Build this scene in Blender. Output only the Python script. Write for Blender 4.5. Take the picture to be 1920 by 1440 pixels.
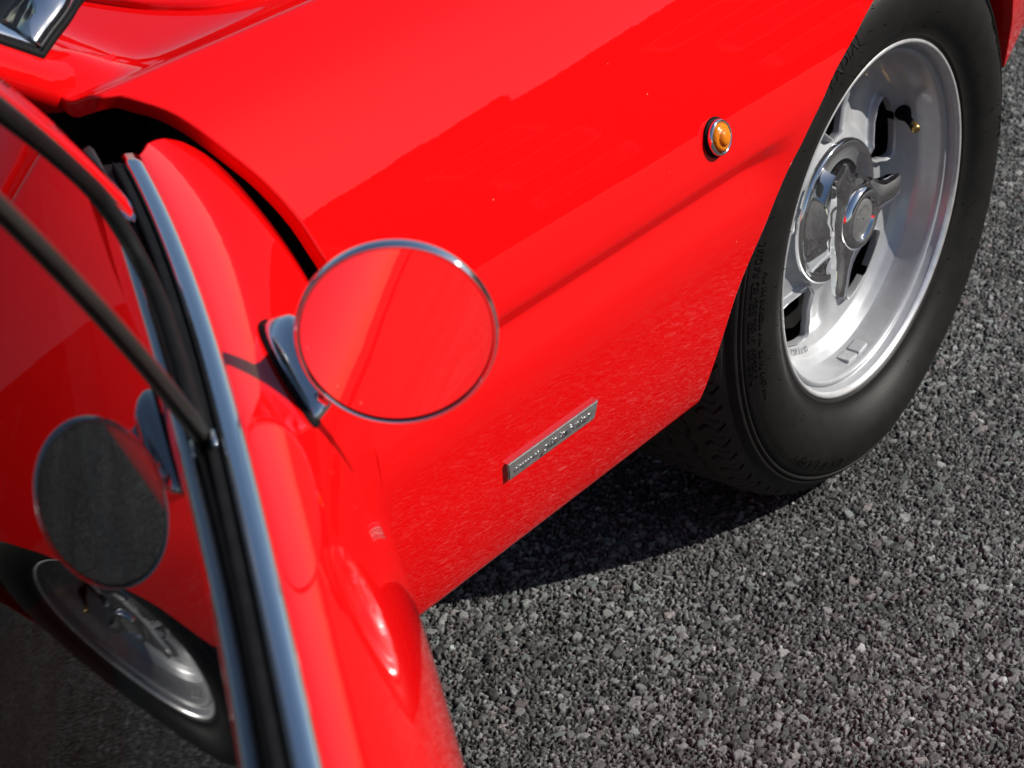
import bpy, bmesh, math, random
import numpy as np
from mathutils import Matrix, Vector

# ------------------------------------------------------------------ camera, sky, sun, exposure
sc = bpy.context.scene
for o in list(bpy.data.objects):
    bpy.data.objects.remove(o)
COL = sc.collection
R = math.radians

CAM_POS = Vector((-1.93817, -1.82315, 1.38515))
cam = bpy.data.cameras.new('camera')
cam.sensor_width = 36.0
cam.lens = 75.0
cam.clip_start = 0.05
cam.clip_end = 3000.0
cam.dof.use_dof = True
cam.dof.focus_distance = 2.02
cam.dof.aperture_fstop = 13.0
cam_o = bpy.data.objects.new('camera', cam)
COL.objects.link(cam_o)
cam_o.matrix_world = Matrix(((0.60719, 0.41391, -0.67823, CAM_POS.x),
                             (-0.79412, 0.28787, -0.53527, CAM_POS.y),
                             (-0.02631, 0.86360, 0.50348, CAM_POS.z),
                             (0, 0, 0, 1)))
sc.camera = cam_o

SUN_KX, SUN_KY = 0.95, 1.10                      # ground shift of a shadow per metre of height
sun_dir = Vector((SUN_KX, -SUN_KY, 1.0)).normalized()
elev = math.asin(sun_dir.z)
azim = math.atan2(sun_dir.x, sun_dir.y)          # clockwise from +Y

world = bpy.data.worlds.new('World')
sc.world = world
world.use_nodes = True
wn = world.node_tree
wn.nodes.clear()
w_out = wn.nodes.new('ShaderNodeOutputWorld')
w_bg = wn.nodes.new('ShaderNodeBackground')
w_sky = wn.nodes.new('ShaderNodeTexSky')
w_sky.sky_type = 'NISHITA'
w_sky.sun_disc = False
w_sky.sun_elevation = elev
w_sky.sun_rotation = azim
w_sky.air_density = 1.0
w_sky.dust_density = 0.6
w_bg.inputs[1].default_value = 0.075
wn.links.new(w_sky.outputs[0], w_bg.inputs[0])
wn.links.new(w_bg.outputs[0], w_out.inputs[0])

sun = bpy.data.lights.new('sun', 'SUN')
sun.energy = 4.8
sun.angle = R(0.5)
sun.color = (1.0, 0.95, 0.88)
sun_o = bpy.data.objects.new('sun', sun)
COL.objects.link(sun_o)
sun_o.rotation_euler = (-sun_dir).to_track_quat('-Z', 'Y').to_euler()
sun_o.location = sun_dir * 30

vs = sc.view_settings
vs.view_transform = 'Standard'
vs.look = 'None'
vs.gamma = 1.0
vs.use_curve_mapping = False
vs.exposure = 0.30
sc.cycles.use_denoising = True
sc.cycles.max_bounces = 10
sc.cycles.glossy_bounces = 6
sc.cycles.transmission_bounces = 8
sc.cycles.transparent_max_bounces = 12
sc.cycles.sample_clamp_indirect = 6.0
sc.cycles.caustics_reflective = False
sc.cycles.caustics_refractive = False

# ------------------------------------------------------------------ materials
def new_mat(name):
    m = bpy.data.materials.new(name)
    m.use_nodes = True
    return m, m.node_tree, m.node_tree.nodes['Principled BSDF']

def noise_node(nt, scale, detail=3, rough=0.5, coord='Object'):
    tc = nt.nodes.new('ShaderNodeTexCoord')
    n = nt.nodes.new('ShaderNodeTexNoise')
    n.inputs['Scale'].default_value = scale
    n.inputs['Detail'].default_value = detail
    n.inputs['Roughness'].default_value = rough
    nt.links.new(tc.outputs[coord], n.inputs['Vector'])
    return n

def ramp(nt, src, p0, p1, c0, c1):
    r = nt.nodes.new('ShaderNodeValToRGB')
    r.color_ramp.elements[0].position = p0
    r.color_ramp.elements[1].position = p1
    r.color_ramp.elements[0].color = (*c0, 1)
    r.color_ramp.elements[1].color = (*c1, 1)
    nt.links.new(src, r.inputs[0])
    return r

def add_bump(nt, bsdf, src, strength, dist, coat=False):
    b = nt.nodes.new('ShaderNodeBump')
    b.inputs['Strength'].default_value = strength
    b.inputs['Distance'].default_value = dist
    nt.links.new(src, b.inputs['Height'])
    nt.links.new(b.outputs[0], bsdf.inputs['Normal'])
    if coat:
        nt.links.new(b.outputs[0], bsdf.inputs['Coat Normal'])
    return b

def paint_material():
    m, nt, b = new_mat('red_car_paint')
    b.inputs['Roughness'].default_value = 0.45
    b.inputs['Specular IOR Level'].default_value = 0.0
    b.inputs['Coat Weight'].default_value = 1.0
    b.inputs['Coat Roughness'].default_value = 0.012
    b.inputs['Coat IOR'].default_value = 1.37
    # sparse specks of dust and tiny chips
    v = nt.nodes.new('ShaderNodeTexVoronoi')
    v.inputs['Scale'].default_value = 38
    tc = nt.nodes.new('ShaderNodeTexCoord')
    nt.links.new(tc.outputs['Object'], v.inputs['Vector'])
    big = noise_node(nt, 9, 2)
    lt = nt.nodes.new('ShaderNodeMath'); lt.operation = 'LESS_THAN'
    lt.inputs[1].default_value = 0.030
    nt.links.new(v.outputs['Distance'], lt.inputs[0])
    gt = nt.nodes.new('ShaderNodeMath'); gt.operation = 'GREATER_THAN'
    gt.inputs[1].default_value = 0.52
    nt.links.new(big.outputs[0], gt.inputs[0])
    mu = nt.nodes.new('ShaderNodeMath'); mu.operation = 'MULTIPLY'
    nt.links.new(lt.outputs[0], mu.inputs[0]); nt.links.new(gt.outputs[0], mu.inputs[1])
    mu2 = nt.nodes.new('ShaderNodeMath'); mu2.operation = 'MULTIPLY'
    mu2.inputs[1].default_value = 0.55
    nt.links.new(mu.outputs[0], mu2.inputs[0])
    mx = nt.nodes.new('ShaderNodeMix'); mx.data_type = 'RGBA'
    mx.inputs['A'].default_value = (0.68, 0.0030, 0.0038, 1)
    mx.inputs['B'].default_value = (0.75, 0.22, 0.2, 1)
    nt.links.new(mu2.outputs[0], mx.inputs['Factor'])
    nt.links.new(mx.outputs['Result'], b.inputs['Base Color'])
    # orange peel
    pe = noise_node(nt, 260, 2)
    lw = noise_node(nt, 14, 2)
    ad = nt.nodes.new('ShaderNodeMath'); ad.operation = 'MULTIPLY_ADD'
    ad.inputs[1].default_value = 16.0
    nt.links.new(lw.outputs[0], ad.inputs[0]); nt.links.new(pe.outputs[0], ad.inputs[2])
    add_bump(nt, b, ad.outputs[0], 0.012, 0.0008, coat=True)
    return m

def chrome_material(name='chrome', col=(0.86, 0.87, 0.88), rough=0.045, bump=0.02):
    m, nt, b = new_mat(name)
    b.inputs['Base Color'].default_value = (*col, 1)
    b.inputs['Metallic'].default_value = 1.0
    n = noise_node(nt, 55, 3)
    r = nt.nodes.new('ShaderNodeMapRange')
    r.inputs[1].default_value = 0.3; r.inputs[2].default_value = 0.8
    r.inputs[3].default_value = rough * 0.6; r.inputs[4].default_value = rough * 1.8
    nt.links.new(n.outputs[0], r.inputs[0])
    nt.links.new(r.outputs[0], b.inputs['Roughness'])
    add_bump(nt, b, n.outputs[0], bump, 0.001)
    return m

def simple_material(name, col, rough=0.5, metal=0.0, spec=0.5, nscale=None, ncol=None, bump=0.0, bscale=300, bdist=0.0006, coat=0.0):
    m, nt, b = new_mat(name)
    b.inputs['Roughness'].default_value = rough
    b.inputs['Metallic'].default_value = metal
    b.inputs['Specular IOR Level'].default_value = spec
    b.inputs['Coat Weight'].default_value = coat
    if nscale:
        n = noise_node(nt, nscale, 5, 0.6)
        r = ramp(nt, n.outputs[0], 0.35, 0.7, col, ncol)
        nt.links.new(r.outputs[0], b.inputs['Base Color'])
    else:
        b.inputs['Base Color'].default_value = (*col, 1)
    if bump:
        n2 = noise_node(nt, bscale, 3)
        add_bump(nt, b, n2.outputs[0], bump, bdist)
    return m

def glass_material(name, tint=(0.55, 0.62, 0.60), rough=0.0):
    m = bpy.data.materials.new(name)
    m.use_nodes = True
    nt = m.node_tree
    nt.nodes.clear()
    out = nt.nodes.new('ShaderNodeOutputMaterial')
    tr = nt.nodes.new('ShaderNodeBsdfTransparent')
    tr.inputs[0].default_value = (*tint, 1)
    gl = nt.nodes.new('ShaderNodeBsdfGlossy')
    gl.inputs['Roughness'].default_value = rough
    fr = nt.nodes.new('ShaderNodeFresnel')
    fr.inputs[0].default_value = 1.52
    n = noise_node(nt, 5, 1)
    bp = nt.nodes.new('ShaderNodeBump')
    bp.inputs['Strength'].default_value = 0.03
    bp.inputs['Distance'].default_value = 0.002
    nt.links.new(n.outputs[0], bp.inputs['Height'])
    nt.links.new(bp.outputs[0], gl.inputs['Normal'])
    mx = nt.nodes.new('ShaderNodeMixShader')
    nt.links.new(fr.outputs[0], mx.inputs[0])
    nt.links.new(tr.outputs[0], mx.inputs[1])
    nt.links.new(gl.outputs[0], mx.inputs[2])
    nt.links.new(mx.outputs[0], out.inputs[0])
    return m

def asphalt_material():
    m, nt, b = new_mat('asphalt_chippings')
    b.inputs['Roughness'].default_value = 0.8
    b.inputs['Specular IOR Level'].default_value = 0.12
    at = nt.nodes.new('ShaderNodeAttribute'); at.attribute_name = 'stone'
    fi = nt.nodes.new('ShaderNodeAttribute'); fi.attribute_name = 'fine'
    tc = nt.nodes.new('ShaderNodeTexCoord')
    v = nt.nodes.new('ShaderNodeTexVoronoi'); v.inputs['Scale'].default_value = 160
    nt.links.new(tc.outputs['Object'], v.inputs['Vector'])
    sp = nt.nodes.new('ShaderNodeSeparateColor')
    nt.links.new(v.outputs['Color'], sp.inputs[0])
    far = ramp(nt, sp.outputs[0], 0.25, 0.98, (0.026, 0.026, 0.026), (0.125, 0.123, 0.119))
    mx = nt.nodes.new('ShaderNodeMix'); mx.data_type = 'RGBA'
    nt.links.new(fi.outputs['Fac'], mx.inputs['Factor'])
    nt.links.new(far.outputs[0], mx.inputs['A'])
    nt.links.new(at.outputs['Color'], mx.inputs['B'])
    # mottling inside the stones
    n = noise_node(nt, 650, 4, 0.7)
    rr = nt.nodes.new('ShaderNodeMapRange')
    rr.inputs[1].default_value = 0.3; rr.inputs[2].default_value = 0.75
    rr.inputs[3].default_value = 0.6; rr.inputs[4].default_value = 1.45
    nt.links.new(n.outputs[0], rr.inputs[0])
    mu = nt.nodes.new('ShaderNodeMix'); mu.data_type = 'RGBA'; mu.blend_type = 'MULTIPLY'
    mu.inputs['Factor'].default_value = 1.0
    nt.links.new(mx.outputs['Result'], mu.inputs['A'])
    nt.links.new(rr.outputs[0], mu.inputs['B'])
    # worn and dusty areas a hand's breadth across
    pn = noise_node(nt, 3.2, 4, 0.55)
    pr_ = nt.nodes.new('ShaderNodeMapRange')
    pr_.inputs[1].default_value = 0.32; pr_.inputs[2].default_value = 0.70
    pr_.inputs[3].default_value = 0.78; pr_.inputs[4].default_value = 1.38
    nt.links.new(pn.outputs[0], pr_.inputs[0])
    mu2 = nt.nodes.new('ShaderNodeMix'); mu2.data_type = 'RGBA'; mu2.blend_type = 'MULTIPLY'
    mu2.inputs['Factor'].default_value = 1.0
    nt.links.new(mu.outputs['Result'], mu2.inputs['A'])
    nt.links.new(pr_.outputs[0], mu2.inputs['B'])
    nt.links.new(mu2.outputs['Result'], b.inputs['Base Color'])
    # bump: fine grain everywhere, voronoi chippings where the mesh is coarse
    iv = nt.nodes.new('ShaderNodeMath'); iv.operation = 'SUBTRACT'; iv.inputs[0].default_value = 1.0
    nt.links.new(fi.outputs['Fac'], iv.inputs[1])
    vm = nt.nodes.new('ShaderNodeMath'); vm.operation = 'MULTIPLY'
    nt.links.new(v.outputs['Distance'], vm.inputs[0]); nt.links.new(iv.outputs[0], vm.inputs[1])
    ma = nt.nodes.new('ShaderNodeMath'); ma.operation = 'MULTIPLY_ADD'
    ma.inputs[1].default_value = -1.6
    nt.links.new(vm.outputs[0], ma.inputs[0]); nt.links.new(n.outputs[0], ma.inputs[2])
    add_bump(nt, b, ma.outputs[0], 0.8, 0.0012)
    return m

M_RED = paint_material()
M_CHROME = chrome_material()
M_CHROME_OLD = chrome_material('pitted_chrome', (0.86, 0.87, 0.89), 0.06, 0.05)
M_SILVER = simple_material('silver_wheel_paint', (0.40, 0.41, 0.425), 0.34, 0.35, 0.5, 60, (0.46, 0.47, 0.485), 0.12, 900, 0.0004, 0.25)
M_LIP = simple_material('polished_rim_lip', (0.62, 0.62, 0.62), 0.30, 0.6, 0.5, 90, (0.80, 0.80, 0.80), 0.05, 700, 0.0003)
M_TYRE = simple_material('tyre_rubber', (0.006, 0.0058, 0.0055), 0.52, 0.0, 0.22, 34, (0.0110, 0.0104, 0.0096), 0.25, 500, 0.0006)
M_TREAD = simple_material('tyre_tread_rubber', (0.020, 0.019, 0.018), 0.75, 0.0, 0.3, 70, (0.034, 0.032, 0.030), 0.35, 350, 0.001)
M_RUBBER = simple_material('black_rubber', (0.004, 0.004, 0.0045), 0.65, 0.0, 0.10, 60, (0.008, 0.008, 0.0085), 0.1, 400, 0.0005)
M_BLACK = simple_material('underseal_and_shade_black', (0.006, 0.006, 0.006), 0.85, 0.0, 0.2, 30, (0.012, 0.012, 0.012), 0.3, 120, 0.002)  # underseal; also painted-in shade for the door jamb and inner wheel barrel
M_LEATHER = simple_material('black_leather', (0.012, 0.012, 0.012), 0.5, 0.0, 0.4, 20, (0.02, 0.02, 0.02), 0.4, 220, 0.0015)
M_DARKBAR = simple_material('satin_black_bar', (0.018, 0.016, 0.014), 0.32, 0.15, 0.4, 40, (0.026, 0.023, 0.020), 0.05, 400, 0.0004)
M_ALU = simple_material('brushed_aluminium_badge', (0.20, 0.20, 0.195), 0.45, 0.5, 0.5, 160, (0.26, 0.26, 0.255), 0.1, 900, 0.0003)
M_BRASS = simple_material('brass', (0.55, 0.36, 0.13), 0.35, 1.0, 0.5)
M_LEAD = simple_material('lead_weight', (0.45, 0.46, 0.48), 0.4, 0.3, 0.5, 80, (0.52, 0.53, 0.55), 0.1, 500, 0.0004)
M_GLASS = glass_material('tinted_side_glass', (0.14, 0.16, 0.165))
M_WSGLASS = glass_material('windscreen_glass', (0.75, 0.80, 0.78))
M_MIRROR, _nt, _b = new_mat('mirror_silvering')
_b.inputs['Base Color'].default_value = (0.93, 0.93, 0.93, 1)
_b.inputs['Metallic'].default_value = 1.0
_b.inputs['Roughness'].default_value = 0.01
M_AMBER, _nt, _b = new_mat('amber_lens')
_b.inputs['Base Color'].default_value = (0.92, 0.26, 0.008, 1)
_b.inputs['Roughness'].default_value = 0.06
_b.inputs['Transmission Weight'].default_value = 0.25
_b.inputs['IOR'].default_value = 1.45
_n = noise_node(_nt, 420, 2)
add_bump(_nt, _b, _n.outputs[0], 0.35, 0.0015)
M_AMBER_IN = simple_material('amber_reflector', (1.0, 0.55, 0.05), 0.3, 0.0, 0.5)
M_ASPHALT = asphalt_material()

# ------------------------------------------------------------------ mesh helpers
def link(name, me, mat, parent=None, smooth=True):
    if isinstance(mat, (list, tuple)):
        for x in mat:
            me.materials.append(x)
    else:
        me.materials.append(mat)
    if smooth:
        me.polygons.foreach_set('use_smooth', [True] * len(me.polygons))
    me.update()
    o = bpy.data.objects.new(name, me)
    COL.objects.link(o)
    if parent is not None:
        o.parent = parent
    return o

class MB:
    """collects grids and solids into one mesh"""
    def __init__(self):
        self.v = []; self.f = []; self.mi = []
    def grid(self, arr, close_u=False, close_v=False, flip=False, mat=0):
        arr = np.asarray(arr, float)
        r, c = arr.shape[:2]
        b = len(self.v)
        self.v.extend(map(tuple, arr.reshape(-1, 3)))
        for i in range(r if close_u else r - 1):
            for j in range(c if close_v else c - 1):
                a0 = b + i * c + j
                a1 = b + i * c + (j + 1) % c
                a2 = b + ((i + 1) % r) * c + (j + 1) % c
                a3 = b + ((i + 1) % r) * c + j
                q = (a0, a1, a2, a3)
                self.f.append(q[::-1] if flip else q)
                self.mi.append(mat)
        return self
    def poly(self, pts, flip=False, mat=0):
        b = len(self.v)
        self.v.extend(map(tuple, pts))
        ids = list(range(b, b + len(pts)))
        self.f.append(tuple(ids[::-1] if flip else ids)); self.mi.append(mat)
        return self
    def prism(self, bottom, top, mat=0):
        n = len(bottom); b = len(self.v)
        self.v.extend(map(tuple, bottom)); self.v.extend(map(tuple, top))
        self.f.append(tuple(range(b + n - 1, b - 1, -1))); self.mi.append(mat)
        self.f.append(tuple(range(b + n, b + 2 * n))); self.mi.append(mat)
        for i in range(n):
            j = (i + 1) % n
            self.f.append((b + i, b + j, b + n + j, b + n + i)); self.mi.append(mat)
        return self
    def box(self, lo, hi, mat=0):
        x0, y0, z0 = lo; x1, y1, z1 = hi
        return self.prism([(x0, y0, z0), (x1, y0, z0), (x1, y1, z0), (x0, y1, z0)],
                          [(x0, y0, z1), (x1, y0, z1), (x1, y1, z1), (x0, y1, z1)], mat)
    def tube(self, pts, rad, n=10, cap=True, flat=None, up=None, mat=0):
        pts = np.asarray(pts, float); k = len(pts)
        rad = np.broadcast_to(np.asarray(rad, float), (k,))
        tan = np.gradient(pts, axis=0)
        tan /= np.linalg.norm(tan, axis=1)[:, None]
        upv = np.array(up if up is not None else (0, 0, 1.0))
        rings = []
        for i in range(k):
            s = np.cross(tan[i], upv)
            if np.linalg.norm(s) < 1e-4:
                s = np.cross(tan[i], (1.0, 0.3, 0))
            s /= np.linalg.norm(s)
            t = np.cross(s, tan[i])
            a = np.linspace(0, 2 * np.pi, n, endpoint=False)
            fl = 1.0 if flat is None else flat
            rings.append(pts[i] + rad[i] * (np.cos(a)[:, None] * s + fl * np.sin(a)[:, None] * t))
        rings = np.array(rings)
        self.grid(rings, close_v=True, mat=mat)
        if cap:
            self.poly(rings[0], flip=False, mat=mat); self.poly(rings[-1], flip=True, mat=mat)
        return self
    def build(self, name, mat, parent=None, smooth=True, bevel=None, recalc=True, angle=None):
        me = bpy.data.meshes.new(name)
        me.from_pydata(self.v, [], self.f)
        if isinstance(mat, (list, tuple)):
            me.polygons.foreach_set('material_index', self.mi)
        if recalc or bevel:
            bm = bmesh.new(); bm.from_mesh(me)
            if recalc:
                bmesh.ops.remove_doubles(bm, verts=bm.verts, dist=1e-6)
                bmesh.ops.recalc_face_normals(bm, faces=bm.faces)
            if bevel:
                es = [e for e in bm.edges if len(e.link_faces) == 2 and e.calc_face_angle(0) > 0.5]
                bmesh.ops.bevel(bm, geom=es, offset=bevel, segments=2, affect='EDGES', profile=0.6)
            bm.to_mesh(me); bm.free()
        o = link(name, me, mat, parent, smooth)
        if angle is not None:
            try:
                me.set_sharp_from_angle(angle=R(angle))
            except Exception:
                pass
        return o

def unit(v):
    v = np.asarray(v, float)
    return v / np.maximum(np.linalg.norm(v, axis=-1, keepdims=True), 1e-12)

def smooth01(t):
    t = np.clip(t, 0, 1)
    return t * t * (3 - 2 * t)

def catmull(pts, n):
    pts = np.asarray(pts, float)
    P = np.vstack([2 * pts[0] - pts[1], pts, 2 * pts[-1] - pts[-2]])
    seg = len(pts) - 1
    out = []
    for t in np.linspace(0, seg, n):
        i = min(int(t), seg - 1); f = t - i
        p0, p1, p2, p3 = P[i], P[i + 1], P[i + 2], P[i + 3]
        out.append(0.5 * ((2 * p1) + (-p0 + p2) * f + (2 * p0 - 5 * p1 + 4 * p2 - p3) * f * f + (-p0 + 3 * p1 - 3 * p2 + p3) * f ** 3))
    return np.array(out)

def lip(edge, inner, normal, rad, depth, steps=4):
    """rows that roll an open edge over (radius rad) and run back inwards by depth"""
    E = unit(edge - inner); N = unit(normal)
    E = unit(E - (E * N).sum(-1, keepdims=True) * N)
    rows = []
    for k in range(1, steps + 1):
        a = math.pi / 2 * k / steps
        rows.append(edge + rad * math.sin(a) * E - rad * (1 - math.cos(a)) * N)
    rows.append(rows[-1] - depth * N)
    return rows

def tag(o, label=None, cat=None, kind=None, group=None):
    if label: o['label'] = label
    if cat: o['category'] = cat
    if kind: o['kind'] = kind
    if group: o['group'] = group
    return o

# ------------------------------------------------------------------ ground
def worley(px, py, cell, seed):
    ix = np.floor(px / cell).astype(np.int64); iy = np.floor(py / cell).astype(np.int64)
    def h(a, b, k):
        x = (a * 73856093) ^ (b * 19349663) ^ (k * 83492791 + seed * 2654435761)
        x = (x ^ (x >> 13)) * 1274126177
        x = x ^ (x >> 16)
        return (x & 0xFFFFFF) / float(0x1000000)
    f1 = np.full(px.shape, 9.0); f2 = np.full(px.shape, 9.0)
    ci = np.zeros(px.shape, np.int64); cj = np.zeros(px.shape, np.int64)
    ox = np.zeros(px.shape); oy = np.zeros(px.shape)
    for dx in (-1, 0, 1):
        for dy in (-1, 0, 1):
            a = ix + dx; b = iy + dy
            qx = (a + 0.08 + 0.84 * h(a, b, 1)) * cell; qy = (b + 0.08 + 0.84 * h(a, b, 2)) * cell
            st = 0.7 + 0.6 * h(a, b, 3)
            d = np.hypot(px - qx, py - qy) / cell * st
            m = d < f1
            f2 = np.where(m, f1, np.minimum(f2, d))
            f1 = np.where(m, d, f1)
            ci = np.where(m, a, ci); cj = np.where(m, b, cj)
            ox = np.where(m, (px - qx) / cell, ox); oy = np.where(m, (py - qy) / cell, oy)
    return f1, f2, ox, oy, lambda k: h(ci, cj, k)

def build_ground():
    step = 0.0015
    def axis(lo, hi):
        mid = np.arange(lo, hi, step)
        out = []
        d = step
        x = hi
        while x < 900:
            out.append(x); d *= 1.5; x += d
        out.append(900)
        neg = []
        d = step; x = lo
        while True:
            d *= 1.5; x -= d
            if x < -900: break
            neg.append(x)
        neg.append(-900)
        return np.array(neg[::-1] + list(mid) + out)
    X = axis(-0.80, 1.52); Y = axis(-1.30, -0.325)
    gx, gy = np.meshgrid(X, Y)
    jit = np.random.default_rng(5)
    fine = ((gx > -0.79) & (gx < 1.51) & (gy > -1.29) & (gy < -0.335)).astype(float)
    px = gx + jit.normal(0, step * 0.22, gx.shape) * fine; py = gy + jit.normal(0, step * 0.22, gx.shape) * fine
    wx = px + 0.0004 * np.sin(py * 700); wy = py + 0.0004 * np.sin(px * 670 + 1)
    sm = worley(wx, wy, 0.0057, 3)
    bg = worley(wx * .92 + 5.1, wy * 1.08 + 2.2, 0.0098, 8)
    big = bg[4](21) > 0.72
    f1, f2, ox, oy = [np.where(big, bg[k], sm[k]) for k in range(4)]
    def h(k):
        return np.where(big, bg[4](k), sm[4](k))
    # small stones also stop at the edge of a big one
    gap = np.where(big, (f2 - f1) * 1.7, np.minimum(f2 - f1, (bg[1] - bg[0]) * 2.6))
    dome = np.clip((gap - .060) / 0.20, 0, 1) ** 0.6
    z = dome * (0.0032 + 0.0026 * h(7) ** 1.2) + dome * ((h(8) - .5) * ox + (h(9) - .5) * oy) * np.where(big, .0066, .0050)
    g1, g2, ax, ay, hh = worley(wx + 3.3, wy + 1.7, 0.0046, 11)
    d2 = np.clip((g2 - g1) / 0.30, 0, 1) ** 0.7
    z += (d2 - 0.5) * 0.0004 * (0.3 + hh(4)) + ((hh(5) - .5) * ax + (hh(6) - .5) * ay) * 0.0007
    z = (z * 1.10 - 0.0050) * fine
    # colour of each chipping
    t = h(12); tone = 0.058 + 0.195 * h(11) ** 1.4
    tone = np.where(h(13) > 0.988, 0.25 + 0.25 * h(14), tone)
    tone2 = np.where(hh(7) > 0.965, 0.30 + 0.35 * hh(8), 0.025 + 0.10 * hh(9))
    tone = tone * 0.84 + tone2 * 0.16
    bind = np.clip(dome * 1.3 - .2, 0.06, 1)
    tone = tone * bind
    r = tone * np.where(t > 0.95, 1.10, 1.0) * np.where(t < 0.10, 0.93, 1.0)
    g = tone * np.where(t > 0.93, 0.98, 1.0) * np.where(t < 0.10, 1.04, 1.0)
    b = tone * np.where(t > 0.93, 0.96, 0.985)
    ny, nx = gx.shape
    me = bpy.data.meshes.new('asphalt')
    nv = nx * ny
    me.vertices.add(nv)
    me.vertices.foreach_set('co', np.stack([px, py, z], -1).astype(np.float32).ravel())
    i, j = np.meshgrid(np.arange(ny - 1), np.arange(nx - 1), indexing='ij')
    a = (i * nx + j).ravel()
    quads = np.stack([a, a + 1, a + nx + 1, a + nx], 1).astype(np.int32)
    nf = len(quads)
    me.loops.add(nf * 4); me.polygons.add(nf)
    me.loops.foreach_set('vertex_index', quads.ravel())
    me.polygons.foreach_set('loop_start', np.arange(nf, dtype=np.int32) * 4)
    me.polygons.foreach_set('loop_total', np.full(nf, 4, np.int32))
    me.update(calc_edges=True)
    ca = me.attributes.new('stone', 'FLOAT_COLOR', 'POINT')
    ca.data.foreach_set('color', np.stack([r, g, b, np.ones_like(r)], -1).astype(np.float32).ravel())
    fa = me.attributes.new('fine', 'FLOAT', 'POINT')
    fa.data.foreach_set('value', fine.astype(np.float32).ravel())
    o = link('asphalt_ground', me, M_ASPHALT, None, smooth=False)
    tag(o, 'rough grey asphalt of loose-looking dark stone chippings', 'asphalt', kind='structure')
build_ground()

# ------------------------------------------------------------------ the building opposite, seen only mirrored in paint and chrome
def build_terrace():
    ang = math.atan2(-.72, .69)
    fwd = np.array([math.cos(ang), math.sin(ang), 0]); sd = np.array([-fwd[1], fwd[0], 0])
    org = fwd * 21.0
    brick = simple_material('dark_brick', (.16, .085, .06), .85, 0, .3, 3, (.22, .12, .085), .4, 12, .01)
    roofm = simple_material('slate_roof', (.07, .07, .075), .7, 0, .4, 4, (.10, .10, .105), .3, 9, .01)
    frame = simple_material('white_window_frame', (.7, .7, .68), .5)
    pane = simple_material('window_pane', (.02, .025, .03), .05, 0, .5)
    root = bpy.data.objects.new('terrace_building', None)
    COL.objects.link(root); root.location = Vector(org)
    tag(root, 'dark brick terrace with stepped roofline mirrored in the red fender', 'building')
    def put(a0, a1, d0, d1, z0, z1, name, mat, parent, bevel=None):
        P = lambda a, d, z: tuple(sd * a + fwd * d + np.array([0, 0, z]))
        m = MB().prism([P(a0, d0, z0), P(a1, d0, z0), P(a1, d1, z0), P(a0, d1, z0)], [P(a0, d0, z1), P(a1, d0, z1), P(a1, d1, z1), P(a0, d1, z1)])
        return m.build(name, mat, parent, smooth=False)
    for a0, a1, h in ((-22, -3.6, 7.6), (-3.6, 1.6, 8.9), (1.6, 20, 8.2)):
        put(a0 + .01, a1 - .01, 0, 7, 0, h, 'wall', brick, root)
        put(a0 - .15, a1 + .15, -.25, 7.2, h + .003, h + .25, 'roof', roofm, root)
        k = max(2, int((a1 - a0) / 2.7))
        for i in range(k):
            c = a0 + (i + .5) * (a1 - a0) / k
            for zb in (.9, 3.4, 5.7):
                w = put(c - .6, c + .6, -.06, .05, zb, zb + 1.3, 'window', frame, root)
                put(c - .52, c + .52, -.075, .04, zb + .08, zb + 1.22, 'pane', pane, w)
build_terrace()

# ------------------------------------------------------------------ the car
car = bpy.data.objects.new('sports_car', None)
car.empty_display_size = 0.3
COL.objects.link(car)
tag(car, 'glossy red vintage sports car with its door open, on grey asphalt', 'car')

# body side section: (distance from the car's centre line, height), lower edge to shoulder crease
LOW = catmull([(.800, .290), (.826, .2915), (.840, .2965), (.8475, .310), (.8570, .342), (.8665, .390), (.8722, .440), (.8748, .480), (.8728, .506)], 30)
GRV = np.array([(.8711, .5115), (.8680, .5215), (.8650, .5310), (.8634, .5365), (.8627, .5392), (.8624, .5410), (.8626, .5420), (.8636, .5436), (.8662, .5474), (.8696, .5524), (.8726, .5568), (.8734, .5580), (.8741, .5594), (.8745, .5610), (.8746, .5632)])
UPP = catmull([(.8745, .566), (.8728, .578), (.8640, .615), (.8480, .655), (.8270, .695), (.8000, .735), (.7680, .772), (.7430, .793), (.7260, .8035)], 34)
CRE = np.array([(.7225, .8055), (.7195, .8066), (.7160, .8068), (.7125, .8060)])
TOP = catmull([(.705, .8030), (.690, .7960), (.670, .7895), (.650, .7875), (.620, .7895), (.560, .795), (.40, .806), (.2, .813), (.0, .815)], 34)
SIDE = np.vstack([LOW, GRV, UPP])
ZS = SIDE[:, 1]; WS = SIDE[:, 0]

ENV = SIDE.copy()                                  # the same section with the groove filled in
_g = (ENV[:, 1] > .484) & (ENV[:, 1] < .566)
ENV[_g, 0] = np.interp(ENV[_g, 1], [.484, .506, .54, .566], [.8748, .8755, .8757, .8745])

def w_at(z):
    o = np.argsort(ZS)
    return np.interp(z, ZS[o], WS[o])

SHUT_Z = [.25, .49, .514, .65, .68, .704, .732, .754, .785, .799, .809]
SHUT_X = [-.900, -.903, -.904, -.907, -.911, -.916, -.927, -.940, -.960, -.979, -.997]
ARCH_Z = [.25, .29, .35, .423, .487, .54, .587, .611, .633, .648, .655]
ARCH_X = [-.398, -.400, -.396, -.377, -.329, -.276, -.213, -.163, -.112, -.055, 0.0]

def taper(x):
    x = np.asarray(x, float)
    return np.where(x > .30, -.054 - .30 * (x - .30), np.where(x > 0, -0.6 * x * x, 0.0))

def cowl_rise(x, w):
    return 0.032 * smooth01((-.90 - x) / .09) * smooth01((.700 - w) / .05)

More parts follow.
